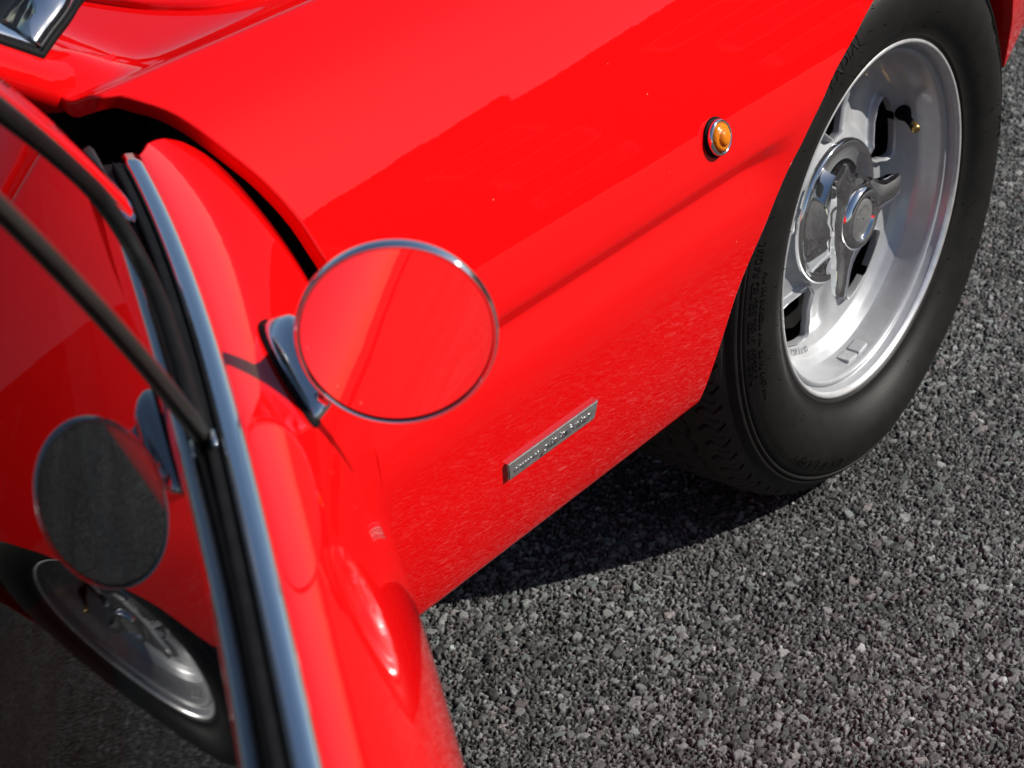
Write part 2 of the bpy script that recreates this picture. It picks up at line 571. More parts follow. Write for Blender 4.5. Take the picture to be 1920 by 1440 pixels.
def build_fender():
    mb = MB()
    prof = np.vstack([SIDE, CRE, TOP])
    n = len(prof)
    d = np.gradient(prof, axis=0)
    # 2d outward normal (w, z)
    N2 = unit(np.stack([d[:, 1], -d[:, 0]], 1))
    sh = catmull(np.stack([SHUT_Z, SHUT_X], 1), 200)
    rear = np.interp(prof[:, 1], sh[:, 0], sh[:, 1])
    env = prof.copy(); env[:len(SIDE)] = ENV
    ar = catmull(np.stack([ARCH_Z, ARCH_X], 1), 200)
    k_c = len(SIDE)
    for i in range(k_c, n):
        w = prof[i, 0]
        rear[i] = np.interp(w, [0, .30, .55, .62, .66, .69, .715, .7225], [-.80, -.86, -.945, -.985, -1.006, -1.008, -1.003, -.999])
    arch = np.interp(prof[:, 1], ar[:, 0], ar[:, 1])
    arch[(prof[:, 1] > .655)] = 0.0
    arch[k_c:] = 0.0
    nc = 64
    t = np.linspace(0, 1, nc)
    t = t + 0.0 * t
    def surf(xs, i):
        fade = smooth01((xs + .370) / .10)             # the groove runs out before the wheel arch
        w = prof[i, 0] + (env[i, 0] - prof[i, 0]) * fade + taper(xs) * smooth01(prof[i, 0] / .5)
        z = prof[i, 1] + np.zeros_like(xs)
        if i >= k_c:
            z = z + cowl_rise(xs, prof[i, 0])
        return np.stack([xs, -w, z], -1)
    A = np.array([surf(rear[i] + (arch[i] - rear[i]) * t, i) for i in range(n)])
    N3 = np.stack([np.zeros(n), -N2[:, 0], N2[:, 1]], 1)
    mb.grid(A, flip=True)
    # rolled rear edge (door shut line) and arch edge
    rows = lip(A[:, 0], A[:, 1], N3, 0.0026, 0.010)
    mb.grid(np.array([A[:, 0]] + rows).transpose(1, 0, 2), flip=False)
    ka = int(np.argmax(prof[:, 1] > .655))
    rows = lip(A[:ka, -1], A[:ka, -2], N3[:ka], 0.002, 0.020)
    mb.grid(np.array([A[:ka, -1]] + rows).transpose(1, 0, 2))
    # ahead of the wheel: nose side tapering in
    fx = np.interp(prof[:, 1], [.25, .39, .46, .52, .58, .62, .645, .655], [.336, .336, .326, .298, .24, .17, .07, 0])
    fx[prof[:, 1] > .655] = 0.0
    fx[k_c:] = 0.0
    low = prof[:, 1] > .402
    ids = np.where(low | (np.arange(n) >= k_c))[0]
    B = np.array([surf(fx[i] + (1.0 - fx[i]) * np.linspace(0, 1, 30), i) for i in ids])
    mb.grid(B, flip=True)
    kk = int((prof[ids, 1] > .655).argmax())
    rows = lip(B[:kk, 0], B[:kk, 1], N3[ids[:kk]], 0.002, 0.03)
    mb.grid(np.array([B[:kk, 0]] + rows).transpose(1, 0, 2))
    rows = [B[0], B[0] + np.array([0, .006, -.006]), B[0] + np.array([0, .09, -.010])]
    mb.grid(np.array(rows))
    return mb.build('front_fender', M_RED, car, recalc=False)
fender = build_fender()
tag(fender, 'red front fender with long indented side groove')

def inner_parts():
    # wheel well liner
    mb = MB()
    a = np.linspace(R(9), R(186), 40)
    ring = lambda y, r: np.stack([r * np.cos(a), np.full_like(a, y), .335 + .86 * r * np.sin(a)], 1)
    mb.grid(np.array([ring(-.772, .400), ring(-.60, .412), ring(-.52, .40), ring(-.50, .02)]))
    mb.build('wheel_arch_liner', M_BLACK, car)
    # hinge pillar behind the shut line: red jamb coloured black to stand for shade
    mb = MB()
    zz = np.linspace(.27, .785, 40)
    ww = np.minimum(w_at(zz), .872) - .010 - .008 * smooth01((zz - .6) / .15)
    f0 = np.stack([np.full(40, -.889), -ww, zz], 1); f1 = f0 + np.array([.03, 0, 0]); g0 = np.stack([np.full(40, -.889), np.full(40, -.40), zz], 1)
    mb.grid(np.array([g0, f0, f1]))
    mb.build('hinge_pillar', M_BLACK, car)
    mb = MB()
    mb.box((-.985, -.640, .55), (-.886, -.42, .765))
    mb.build('cowl_side_panel', M_BLACK, car, bevel=.004)
    for z in (.42, .66):
        mb = MB()
        mb.box((-.925, -.770, z - .03), (-.886, -.690, z + .03))
        mb.tube([(-.932, -.755, z - .04), (-.932, -.755, z + .04)], .011, 12)
        mb.build('door_hinge', M_BLACK, car, bevel=.003)
    # sill and floor pan
    mb = MB()
    mb.prism([(-2.15, -.79, .265), (-.892, -.79, .265), (-.892, -.62, .265), (-2.15, -.62, .265)],
             [(-2.15, -.775, .355), (-.892, -.775, .355), (-.892, -.63, .365), (-2.15, -.63, .365)])
    mb.build('door_sill', M_RED, car, bevel=.01)
    mb = MB()
    mb.box((-2.2, -.618, .22), (-.46, .62, .262))
    mb.build('floor_pan', M_LEATHER, car)
    mb = MB()
    mb.box((-.842, -.60, .21), (-.44, .62, .25))
    mb.build('underbody', M_BLACK, car)
    mb = MB()
    mb.prism([(-.90, -.615, .262), (-.845, -.615, .262), (-.845, .62, .262), (-.90, .62, .262)],
             [(-.90, -.615, .76), (-.845, -.615, .76), (-.845, .62, .76), (-.90, .62, .76)])
    mb.build('bulkhead', M_LEATHER, car)
    # dashboard
    sec = [(-.905, .60), (-1.02, .585), (-1.15, .62), (-1.19, .68), (-1.17, .745), (-1.08, .775), (-.96, .772), (-.905, .765)]
    mb = MB()
    mb.prism([(x, -.60, z) for x, z in sec], [(x, .60, z) for x, z in sec])
    mb.build('dashboard', M_LEATHER, car, bevel=.012)
    # seat
    mb = MB()
    mb.box((-2.0, -.58, .265), (-1.45, -.12, .42))
    mb.prism([(-2.02, -.58, .40), (-1.88, -.58, .40), (-1.88, -.12, .40), (-2.02, -.12, .40)],
             [(-2.26, -.56, .98), (-2.16, -.56, .98), (-2.16, -.14, .98), (-2.26, -.14, .98)])
    mb.build('seat', M_LEATHER, car, bevel=.03)
inner_parts()

def build_hood():
    # rear corner of the bonnet: outline in plan (x, w), laid 6 mm above the wing top
    mb = MB()
    corner = catmull([(-.900, .0), (-.895, .30), (-.875, .46), (-.845, .565), (-.815, .610), (-.785, .632), (-.745, .641), (-.68, .643), (-.50, .640), (-.2, .632), (.3, .60), (1.0, .50)], 80)
    tp = TOP[::-1]
    def zt(x, w):
        return np.interp(w, tp[:, 0], tp[:, 1]) + 0.006
    rows = []
    inner = np.stack([np.interp(np.linspace(0, 1, 80), [0, .4, 1], [-.86, -.70, 1.0]), np.zeros(80)], 1)
    for s in np.linspace(0, 1, 14):
        q = corner * (1 - s) + inner * s
        rows.append(np.stack([q[:, 0], -q[:, 1], zt(q[:, 0], q[:, 1]) + 0.004 * (1 - (1 - min(s * 4, 1)) ** 2)], 1))
    rows = np.array(rows)
    mb.grid(rows)
    e = unit(rows[0] - rows[1]); up = np.array([0, 0, 1.0])
    lipr = [rows[0]]
    for k in range(1, 5):
        a = math.pi / 2 * k / 4
        lipr.append(rows[0] + .004 * math.sin(a) * e - .004 * (1 - math.cos(a)) * up)
    lipr.append(lipr[-1] - .012 * up)
    mb.grid(np.array(lipr), flip=True)
    o = mb.build('hood', M_RED, car)
    mb = MB()
    g = np.array([rows[0] + .0035 * e - .0045 * up, rows[0] - .02 * e - .0045 * up])
    mb.grid(g)
    mb.build('hood_seal', M_BLACK, car)
build_hood()

def build_windshield():
    base = catmull([(-1.004, -.664, .823), (-.985, -.659, .831), (-.952, -.648, .842), (-.903, -.61, .850), (-.86, -.46, .850), (-.82, -.25, .852), (-.805, 0, .853)], 50)
    pil = catmull([(-1.004, -.664, .823), (-1.04, -.655, .846), (-1.12, -.632, .896), (-1.30, -.585, 1.005), (-1.48, -.54, 1.10)], 30)
    top = np.stack([np.linspace(-1.48, -1.40, 50), np.linspace(-.54, 0, 50), np.linspace(1.10, 1.14, 50)], 1)
    # glass: ruled between base and roof line
    mb = MB()
    off = np.array([0, .0, .0])
    rows = np.array([base * (1 - s) + top * s for s in np.linspace(0.012, 1, 16)])
    mb.grid(rows)
    g = mb.build('windshield_glass', M_WSGLASS, car)
    tag(g, 'windshield glass above the cowl')
    # outline from mid base round the corner and up the pillar
    path = np.vstack([base[::-1], pil[1:]])
    tan = unit(np.gradient(path, axis=0))
    nrm = unit(np.cross(base[25] - base[20], top[25] - base[25]))
    nrm = nrm if nrm[2] > 0 else -nrm
    nrm = unit(np.array([0.30, -.38, .87]))
    side = unit(np.cross(tan, nrm))
    ctr = np.array([-1.15, -.2, .98])
    sg = np.sign(((ctr - path) * side).sum(1))[:, None]
    inw = side * sg
    def band(a, b, h0, h1, name, mat, steps=5):
        rws = []
        for s in np.linspace(0, 1, steps):
            hh = h0 + (h1 - h0) * math.sin(math.pi * s)
            rws.append(path + inw * (a + (b - a) * s) + nrm * hh)
        m = MB()
        rws = [rws[0] - nrm * .006] + rws + [rws[-1] - nrm * .006]
        m.grid(np.array(rws))
        return m.build(name, mat, g)
    band(-.001, .005, .002, .004, 'rubber_seal', M_RUBBER)
    band(.0045, .038, .004, .0075, 'chrome_trim', M_CHROME_OLD)
    band(.0375, .052, .002, .003, 'inner_seal', M_RUBBER)
    # painted windscreen pillar outside the trim
    mb = MB()
    o1 = np.vstack([[(-.930, -.655, .800), (-.965, -.662, .806), (-.988, -.665, .815)], pil - inw[len(base) - 1:] * .0005])
    k1 = np.concatenate([[0.2, .6, .85], np.ones(len(pil))])[:, None]
    outw = np.array([[-.006, -.022, -.016]]) * k1
    mb.grid(np.array([o1, o1 + outw * .4 + [0, 0, .002], o1 + outw, o1 + outw * 1.15 + np.array([0, .004, -.016]) * k1, o1 + np.array([-.004, .03, -.05]) * k1]))
    mb.build('windshield_pillar', M_RED, car)
build_windshield()

# ------------------------------------------------------------------ turn signal and badge on the fender
def build_turn_signal():
    z0 = .5985
    w0 = float(w_at(z0))
    dzw = (float(w_at(z0 + .02)) - float(w_at(z0 - .02))) / .04
    nrm = unit(np.array([0, -1.0, -dzw]))
    ax = np.array([1.0, 0, 0]); ay = np.cross(nrm, ax); ay = ay if ay[2] > 0 else -ay
    c = np.array([-.4200, -w0, z0])
    def rev(prof, n=40):
        a = np.linspace(0, 2 * np.pi, n, endpoint=False)
        return np.array([c + nrm * h * .85 + .80 * r * (np.cos(a)[:, None] * ax + np.sin(a)[:, None] * ay) for r, h in prof])
    root = MB().grid(rev([(.0235, -.004), (.0235, .0015), (.0225, .0030), (.0195, .0030), (.019, .002)]), close_v=True).build('turn_signal', M_RUBBER, car)
    tag(root, 'small round amber side turn signal with chrome bezel')
    MB().grid(rev([(.0200, .002), (.0212, .004), (.0212, .0065), (.0205, .0085), (.0192, .0096), (.0178, .0092), (.0170, .0078)]), close_v=True).build('chrome_bezel', M_CHROME, root)
    MB().grid(rev([(.0175, .0060), (.0165, .0080), (.0150, .0105), (.0120, .0120), (.0105, .0118), (.0098, .0135), (.0075, .0155), (.004, .0166), (.0002, .0168)]), close_v=True).build('lens', M_AMBER, root)
    MB().grid(rev([(.0176, .0060), (.0172, .0035), (.0001, .0028)]), close_v=True).build('reflector', M_AMBER_IN, root)
build_turn_signal()

def text_mesh(s, size, shear=0.0, extr=0.0008, spacing=1.0, bevel=0.0):
    cu = bpy.data.curves.new('text', 'FONT')
    cu.body = s; cu.size = size; cu.shear = shear; cu.extrude = extr; cu.space_character = spacing
    cu.bevel_depth = bevel
    cu.resolution_u = 3
    ob = bpy.data.objects.new('text', cu)
    COL.objects.link(ob)
    bpy.context.view_layer.update()
    dg = bpy.context.evaluated_depsgraph_get()
    me = bpy.data.meshes.new_from_object(ob.evaluated_get(dg))
    bpy.data.objects.remove(ob)
    v = np.empty(len(me.vertices) * 3); me.vertices.foreach_get('co', v)
    return me, v.reshape(-1, 3)

def set_co(me, co):
    me.vertices.foreach_set('co', np.asarray(co, np.float32).ravel()); me.update()

def build_badge():
    xa, xb = -.7440, -.6115
    zc = .4075; hh = .0098; skew = .0
    def pt(x, z, out):
        dz = .01
        dw = (float(w_at(z + dz)) - float(w_at(z - dz))) / (2 * dz)
        wc = float(w_at(zc))
        return np.array([x, -(wc + dw0 * (z - zc)) - out, z])
    dw0 = (float(w_at(zc + .012)) - float(w_at(zc - .012))) / .024
    mb = MB()
    def ring(i, out, k=0.0):
        return [pt(xa + i + .010 * 0, zc + hh - i, out), pt(xb - i, zc + hh - i, out), pt(xb - i - .003, zc - hh + i, out), pt(xa + i + .004, zc - hh + i, out)]
    mb.prism(ring(0, -.004), ring(0, .0036))
    plate = mb.build('maker_badge', M_CHROME, car, smooth=False, bevel=.0007)
    tag(plate, 'slim silver script badge low on the fender')
    mb = MB()
    mb.prism(ring(.0013, .003), ring(.0013, .0040))
    mb.build('badge_face', M_ALU, plate, smooth=False)
    # lettering
    objs = []
    L = xb - xa
    for s, size, x0, x1, sh in (('disegno di', .0085, .010, .044, .35), ('pininfarina', .0150, .047, .121, .45)):
        me, co = text_mesh(s, size, sh, .0005, 1.0, .00018)
        wdt = co[:, 0].max() - co[:, 0].min()
        X = xa + x0 + (co[:, 0] - co[:, 0].min()) / wdt * (x1 - x0)
        yb = -.0030 if size < .01 else -.0040
        Z = zc + yb + co[:, 1] * (.8 if size < .01 else .80)
        wc = float(w_at(zc))
        Yo = -(wc + dw0 * (Z - zc)) - (.0043 + co[:, 2])
        set_co(me, np.stack([X, Yo, Z], 1))
        link('badge_lettering', me, M_CHROME, plate, smooth=False)
build_badge()

# ------------------------------------------------------------------ front wheel
AXLE = np.array([0.0, -.70, .33])
STEER = .012
def wl(p):
    """wheel coordinates (along x, outwards, up; outwards measured as distance from car centre) to world"""
    p = np.asarray(p, float)
    x = p[..., 0]; o = -(p[..., 1]) - AXLE[1]; z = p[..., 2]
    c, s = math.cos(STEER), math.sin(STEER)
    return np.stack([c * x - s * o, AXLE[1] + s * x + c * o, AXLE[2] + z], -1)

def sag(W, ang, r):
    """the tyre stands on the ground: flat at the contact patch, side walls pushed out above it"""
    k = np.exp(-((((np.degrees(ang) + 90 + 180) % 360) - 180) / 24.0) ** 2)
    side = smooth01((r - .215) / .04) * smooth01((.318 - r) / .03)
    return W + np.sign(W - .712) * .0065 * k * side

def flat_bottom(P, z0=.0016):
    P = np.array(P); P[..., 2] = np.maximum(P[..., 2], z0)
    return P

def revolve_tyre(prof, n):
    a = np.linspace(0, 2 * np.pi, n, endpoint=False)
    return flat_bottom(np.array([wl(np.stack([r * np.cos(a), sag(np.full(n, w), a, r), r * np.sin(a)], 1)) for r, w in prof]))

def revolve(prof, n=128):
    a = np.linspace(0, 2 * np.pi, n, endpoint=False)
    return np.array([wl(np.stack([r * np.cos(a), np.full(n, w), r * np.sin(a)], 1)) for r, w in prof])

def star_disc():
    """five-spoke star centre: each spoke a band between two openings, with raised lips and walls"""
    nr, nt_ = 90, 61
    rr = np.linspace(.060, .1835, nr)
    half = np.interp(rr, [.060, .088, .093, .112, .135, .150, .156, .1595, .1615, .19], [-.03, -.002, .008, .0235, .0415, .0475, .0425, .026, -.002, -.06])
    k = np.ones(5) / 5
    half[3:-3] = np.convolve(half, k, 'same')[3:-3]
    edge = np.where(half > 0, np.pi / 5 - half / rr, np.pi / 5)
    t = np.linspace(-1, 1, nt_); t = np.sign(t) * (1 - (1 - np.abs(t)) ** 1.6)
    base_w = np.interp(rr, [.06, .085, .10, .12, .14, .155, .168, .177, .1835], [.7735, .7640, .7560, .7505, .7490, .7505, .7560, .7635, .7730])
    mb = MB()
    for s in range(5):
        ph = R(58 + 72 * s)
        a = ph + t[None, :] * edge[:, None]
        r = np.repeat(rr[:, None], nt_, 1)
        d = (edge[:, None] * (1 - np.abs(t))[None, :]) * r + np.maximum(-half, 0)[:, None]
        da = np.abs(t[None, :] * edge[:, None])
        ridge = np.exp(-((d - .0010) / .0026) ** 2) * .0095 * (smooth01((rr - .086) / .012) * smooth01((.170 - rr) / .02))[:, None]
        spoke = .0050 * np.exp(-(da * r / .013) ** 2) * (smooth01((rr - .085) / .02) * smooth01((.165 - rr) / .04))[:, None]
        w = base_w[:, None] + ridge - spoke
        P = wl(np.stack([r * np.cos(a), w, r * np.sin(a)], -1))
        mb.grid(P)
        op = np.where(half > 0)[0]
        for side in (0, -1):
            e0 = P[op, side]; lowr = []
            for q, dw in ((0, 0), (.0012, .0008), (.0016, .003), (.0016, .009)):
                sg = 1 if side == -1 else -1
                aa = a[op, side] + sg * q / rr[op]
                lowr.append(wl(np.stack([rr[op] * np.cos(aa), w[op, side] - dw, rr[op] * np.sin(aa)], -1)))
            mb.grid(np.array(lowr))
        # the outer wall of the opening
    return mb

def build_wheel():
    prof = [(.2045, .804), (.2072, .8080), (.2082, .8125), (.2075, .8160), (.2050, .8178), (.2020, .8165), (.2000, .8120),
            (.1984, .8050), (.1970, .8030), (.1956, .8036), (.1944, .8056), (.1920, .8062), (.1902, .8046), (.1886, .7990), (.1876, .7920), (.1866, .7850), (.1852, .7780), (.1835, .7730), (.1815, .7690)]
    rim = MB().grid(revolve(prof, 160), close_v=True)
    back = [(.184, .772), (.188, .72), (.165, .67), (.165, .63), (.190, .612), (.205, .608)]
    wheel = rim.build('front_wheel', M_SILVER, car, recalc=False)
    MB().grid(revolve(back, 96), close_v=True).build('inner_barrel', M_BLACK, wheel)  # silver barrel coloured black for the shade behind the spoke openings
    tag(wheel, 'silver five-spoke alloy front wheel with black tyre')
    st = star_disc().build('star_spokes', M_SILVER, wheel)
    MB().grid(revolve([(.2074, .8158), (.2052, .8186), (.2025, .8178), (.2000, .8130)], 160), close_v=True).build('rim_lip', M_LIP, wheel)
    # brake disc and hub behind the openings
    MB().grid(revolve([(.163, .640), (.163, .700), (.150, .712), (.06, .718), (.001, .718)], 64), close_v=True).build('brake_disc', simple_material('brake_iron', (.012, .011, .010), .6, .2, .3), wheel)
    # chrome hub cone
    MB().grid(revolve([(.0850, .755), (.0856, .7650), (.0842, .7690), (.0815, .7705), (.0785, .7695), (.074, .7700), (.063, .7735), (.054, .7780), (.0485, .7820), (.0460, .7855), (.0400, .7860), (.02, .7860)], 96), close_v=True).build('hub_cone', M_CHROME, wheel)
    # three-eared knock-off nut
    mb = MB()
    mb.grid(revolve([(.0440, .7800), (.0460, .7850), (.0455, .7900), (.0435, .7940), (.0395, .7960), (.0385, .7955), (.0375, .7995), (.0340, .8032), (.0290, .8042), (.0258, .8028), (.0240, .7990)], 72), close_v=True)
    for ang in (-115, 5, 125):
        a = R(ang)
        e = np.array([math.cos(a), 0, math.sin(a)]); s = np.array([-math.sin(a), 0, math.cos(a)])
        secs = []
        for t_, hw, o0, o1 in ((.020, .0400, .7760, .7905), (.034, .0345, .7775, .7915), (.043, .0265, .7790, .7915), (.052, .0205, .7805, .7920), (.064, .0175, .7830, .7930), (.078, .0165, .7870, .7950), (.0875, .0150, .7900, .7962), (.0915, .0105, .7915, .7962)):
            ring = []
            for sx, ox in ((-1, o0), (-1, o0 * .3 + o1 * .7), (-.82, o1), (0, o1 + .0012), (.82, o1), (1, o0 * .3 + o1 * .7), (1, o0), (0, o0 - .001)):
                q = e * t_ + s * hw * sx
                ring.append((q[0], ox + .004, q[2]))
            secs.append(wl(np.array(ring)))
        secs = np.array(secs)
        mb.grid(secs, close_v=True); mb.poly(secs[-1])
    mb.build('knock_off_nut', M_CHROME, wheel, angle=40)
    MB().grid(revolve([(.0245, .7993), (.0225, .8003), (.020, .8012), (.001, .8018)], 48), close_v=True).build('nut_cap', M_ALU, wheel)
    # lettering on the cap
    me, co = text_mesh('CROMODORA', .0062, 0, .0004)
    cx = co[:, 0] - (co[:, 0].min() + co[:, 0].max()) / 2
    rr = .0125 + co[:, 1]; th = R(100) - cx / .0145
    set_co(me, wl(np.stack([rr * np.cos(th), .8012 + co[:, 2], rr * np.sin(th)], 1)))
    link('cap_lettering', me, M_CHROME, wheel, smooth=False)
    # valve
    mb = MB()
    va = R(21)
    base = np.array([math.cos(va) * .174, .760, math.sin(va) * .174])
    d = unit(np.array([-math.cos(va) * .75, 1.0, -math.sin(va) * .75]))
    pts = [wl(base + d * t) for t in (-.004, .004, .009, .014, .022, .030)]
    mb.tube(pts, [.0105, .0098, .0078, .0052, .0046, .0046], 16)
    mb.build('valve_stem', M_RUBBER, wheel)
    mb = MB()
    mb.tube([wl(base + d * t) for t in (.029, .030, .036, .0385, .039)], [.0052, .0054, .0054, .0046, .003], 14)
    mb.build('valve_cap', M_BRASS, wheel)
    # stick-on balance weights
    for k, da in enumerate((-.064, .064)):
        am = R(-84) + da
        rows = []
        for rr_ in (.1882, .1842):
            ring = []
            for aa in (am - .054, am + .054):
                ring.append([(rr_ - .0002) * math.cos(aa), .7800, (rr_ - .0002) * math.sin(aa)])
                ring.append([(rr_ - .0002) * math.cos(aa), .7960, (rr_ - .0002) * math.sin(aa)])
            rows.append([ring[0], ring[2], ring[3], ring[1]])
        MB().prism(wl(np.array(rows[0])), wl(np.array(rows[1]))).build('balance_weight', M_LEAD, wheel, smooth=False, bevel=.0012)
    me, co = text_mesh('7 1/2 L x 15', .009, 0, .0005)
    cx = co[:, 0] - (co[:, 0].min() + co[:, 0].max()) / 2
    th = R(-110) + cx / .168
    rr = .170 - co[:, 1]
    set_co(me, wl(np.stack([rr * np.cos(th), np.interp(rr, [.155, .168, .177], [.7550, .7590, .7645]) + .0004 + co[:, 2], rr * np.sin(th)], 1)))
    link('rim_lettering', me, M_SILVER, wheel, smooth=False)

    # tyre side walls
    side = catmull([(.2000, .805), (.2080, .8185), (.2140, .8205), (.2200, .8230), (.2330, .8310), (.2500, .8360), (.2660, .8365), (.2800, .8330), (.2900, .8275)], 40)
    ringp = np.array([(.2935, .8255), (.2948, .8240), (.2955, .8220), (.2965, .8220), (.2972, .8245), (.2990, .8250), (.3005, .8240), (.3012, .8205), (.3024, .8200), (.3034, .8225), (.3060, .8200), (.3095, .8165), (.3118, .8132)])
    pr = np.vstack([side, ringp])
    inn = pr.copy(); inn[:, 1] = 2 * .712 - pr[:, 1]
    tb = MB().grid(revolve_tyre(pr, 220), close_v=True, flip=True)
    tb.grid(revolve_tyre(inn, 100), close_v=True)
    tyre = tb.build('tyre', M_TYRE, wheel, recalc=False)
    tag(tyre, 'black tyre with moulded sidewall lettering')
    # tread with zigzag grooves and shoulder sipes
    na, nw = 1440, 92
    aa = np.linspace(0, 2 * np.pi, na, endpoint=False)
    ws = np.concatenate([np.linspace(.6110, .640, 16), np.linspace(.643, .781, nw - 44), np.linspace(.7835, .8130, 28)])
    W_, A_ = np.meshgrid(ws, aa, indexing='ij')
    tt = (W_ - .712) / .0835
    rad = np.interp(np.abs(W_ - .712), [0, .03, .055, .07, .08, .088, .094, .0985, .1015], [.3335, .3332, .3325, .3313, .3290, .3250, .3200, .3155, .3110])
    zig = np.abs((A_ * 60 / (2 * np.pi) * 2) % 2 - 1) - .5
    dep = np.zeros_like(rad)
    for c in (.662, .695, .729, .762):
        dep = np.maximum(dep, smooth01((.0034 - np.abs(W_ - c - zig * .006)) / .0016))
    pitch = (A_ * 72 / (2 * np.pi)) % 1.0
    wave = .16 * np.sin((W_ - .70) * 300)
    s1 = (np.abs(((pitch + wave) % 1) - .5) < .075) & (np.abs(W_ - .712) > .068) & (np.abs(W_ - .712) < .0955)
    s2 = (np.abs(((pitch + wave + .5) % 1) - .5) < .04) & (np.abs(W_ - .712) > .080) & (np.abs(W_ - .712) < .0905)
    s3 = (np.abs(((pitch * 1 + wave + .25) % 1) - .5) < .035) & (np.abs(tt) < .5) & (np.abs(np.sin(W_ * 190)) > .5)
    dep = np.maximum(dep, .9 * (s1 | s2 | s3))
    rad = rad - .0065 * dep
    tr = flat_bottom(wl(np.stack([rad * np.cos(A_), W_, rad * np.sin(A_)], -1)))
    MB().grid(tr, close_v=True).build('tread', M_TREAD, wheel, recalc=False, smooth=False)
    # moulded lettering: outline text bent round the side wall
    def arc_text(s, size, radius, ang, lift=.0010):
        me, co = text_mesh(s, size, 0, .0006, 1.08)
        cx = co[:, 0] - (co[:, 0].min() + co[:, 0].max()) / 2
        rr = radius + co[:, 1] - size * .35
        th = R(ang) - cx / radius
        wv = sag(np.interp(rr, pr[:, 0], pr[:, 1]), th, rr) + co[:, 2] + .0004
        set_co(me, wl(np.stack([rr * np.cos(th), wv, rr * np.sin(th)], 1)))
        link('tyre_lettering', me, M_TYRE, wheel, smooth=False)
    arc_text('RADIAL', .020, .272, 118)
    arc_text('TUBELESS  STEEL BELTED RADIAL', .0105, .286, 178)
    arc_text('MAX LOAD 730 KG  MAX PRESSURE 300 KPA', .0075, .276, 184)
    arc_text('215/70 R15 98W', .0165, .279, 240)
    arc_text('DOT  B3 PX', .010, .284, 30)
    arc_text('M+S', .016, .272, 5)
    # little moulding hairs on the rubber
    rng = random.Random(4)
    mb = MB()
    for k in range(110):
        a = rng.uniform(0, 2 * math.pi); r_ = rng.uniform(.215, .292)
        w_ = float(np.interp(r_, pr[:, 0], pr[:, 1]))
        p0 = np.array([r_ * math.cos(a), w_ - .0003, r_ * math.sin(a)])
        ln = rng.uniform(.0015, .005)
        dv = np.array([rng.uniform(-.6, .6), 1.0, rng.uniform(-.6, .6)]) * ln
        mb.tube([wl(p0), wl(p0 + dv * .5), wl(p0 + dv)], [.0006, .0004, .0002], 4, cap=False)
    mb.build('moulding_hairs', M_RUBBER, wheel)['kind'] = 'stuff'
build_wheel()

# ------------------------------------------------------------------ open door
PHI = R(52.0)
DO = np.array([-1.06, -.815, 0.0])
DU = np.array([-math.cos(PHI), -math.sin(PHI), 0.0])       # rearwards along the door
DN = np.array([math.sin(PHI), -math.cos(PHI), 0.0])        # outwards from the door
def dp(u, n, z):
    u, n, z = np.broadcast_arrays(np.asarray(u, float), np.asarray(n, float), np.asarray(z, float))
    return DO + u[..., None] * DU + n[..., None] * DN + z[..., None] * np.array([0, 0, 1.0])

BELT_U = np.array([-.06, -.02, .0, .08, .18, .26, .33, .40, .46, .55, .64, .80, 1.04])
BELT_N = np.array([-.004, .001, .003, .011, .016, .0175, .018, .0165, .0150, .0130, .0100, .003, -.012])
_bc = np.polyfit(BELT_U, BELT_N, 5)
def nb(u):
    return np.polyval(_bc, np.asarray(u, float))
ZB = .798
def bulge(u):
    u = np.asarray(u, float)
    return 1.0 - .245 * smooth01((u + .075) / .355) - .05 * smooth01((u - .28) / .3)

DOOR_W = np.vstack([SIDE[SIDE[:, 1] < .7955], [(.7385, .7965), (.7345, .7985), (.7315, .7990)]])
def uf(z):
    return np.interp(z, [.25, .49, .60, .65, .704, .732, .754, .775, .787, .794, .7985], [-.100, -.104, -.108, -.110, -.108, -.104, -.098, -.084, -.066, -.042, -.012])

_SH = catmull([(.50, 0), (.57, .0005), (.61, .0045), (.65, .0095), (.70, .0160), (.74, .0190), (.765, .0180), (.785, .0125), (.7945, .006), (.7995, 0)], 160)
def shoulder(u, z):
    return np.interp(z, _SH[:, 0], _SH[:, 1]) * (1 - .45 * smooth01((np.asarray(u, float) - .0) / .4))

def skin_n(u, z):
    o = np.interp(z, DOOR_W[:, 1][np.argsort(DOOR_W[:, 1])], DOOR_W[:, 0][np.argsort(DOOR_W[:, 1])]) - .735
    return nb(u) + o * bulge(u) + shoulder(u, z)

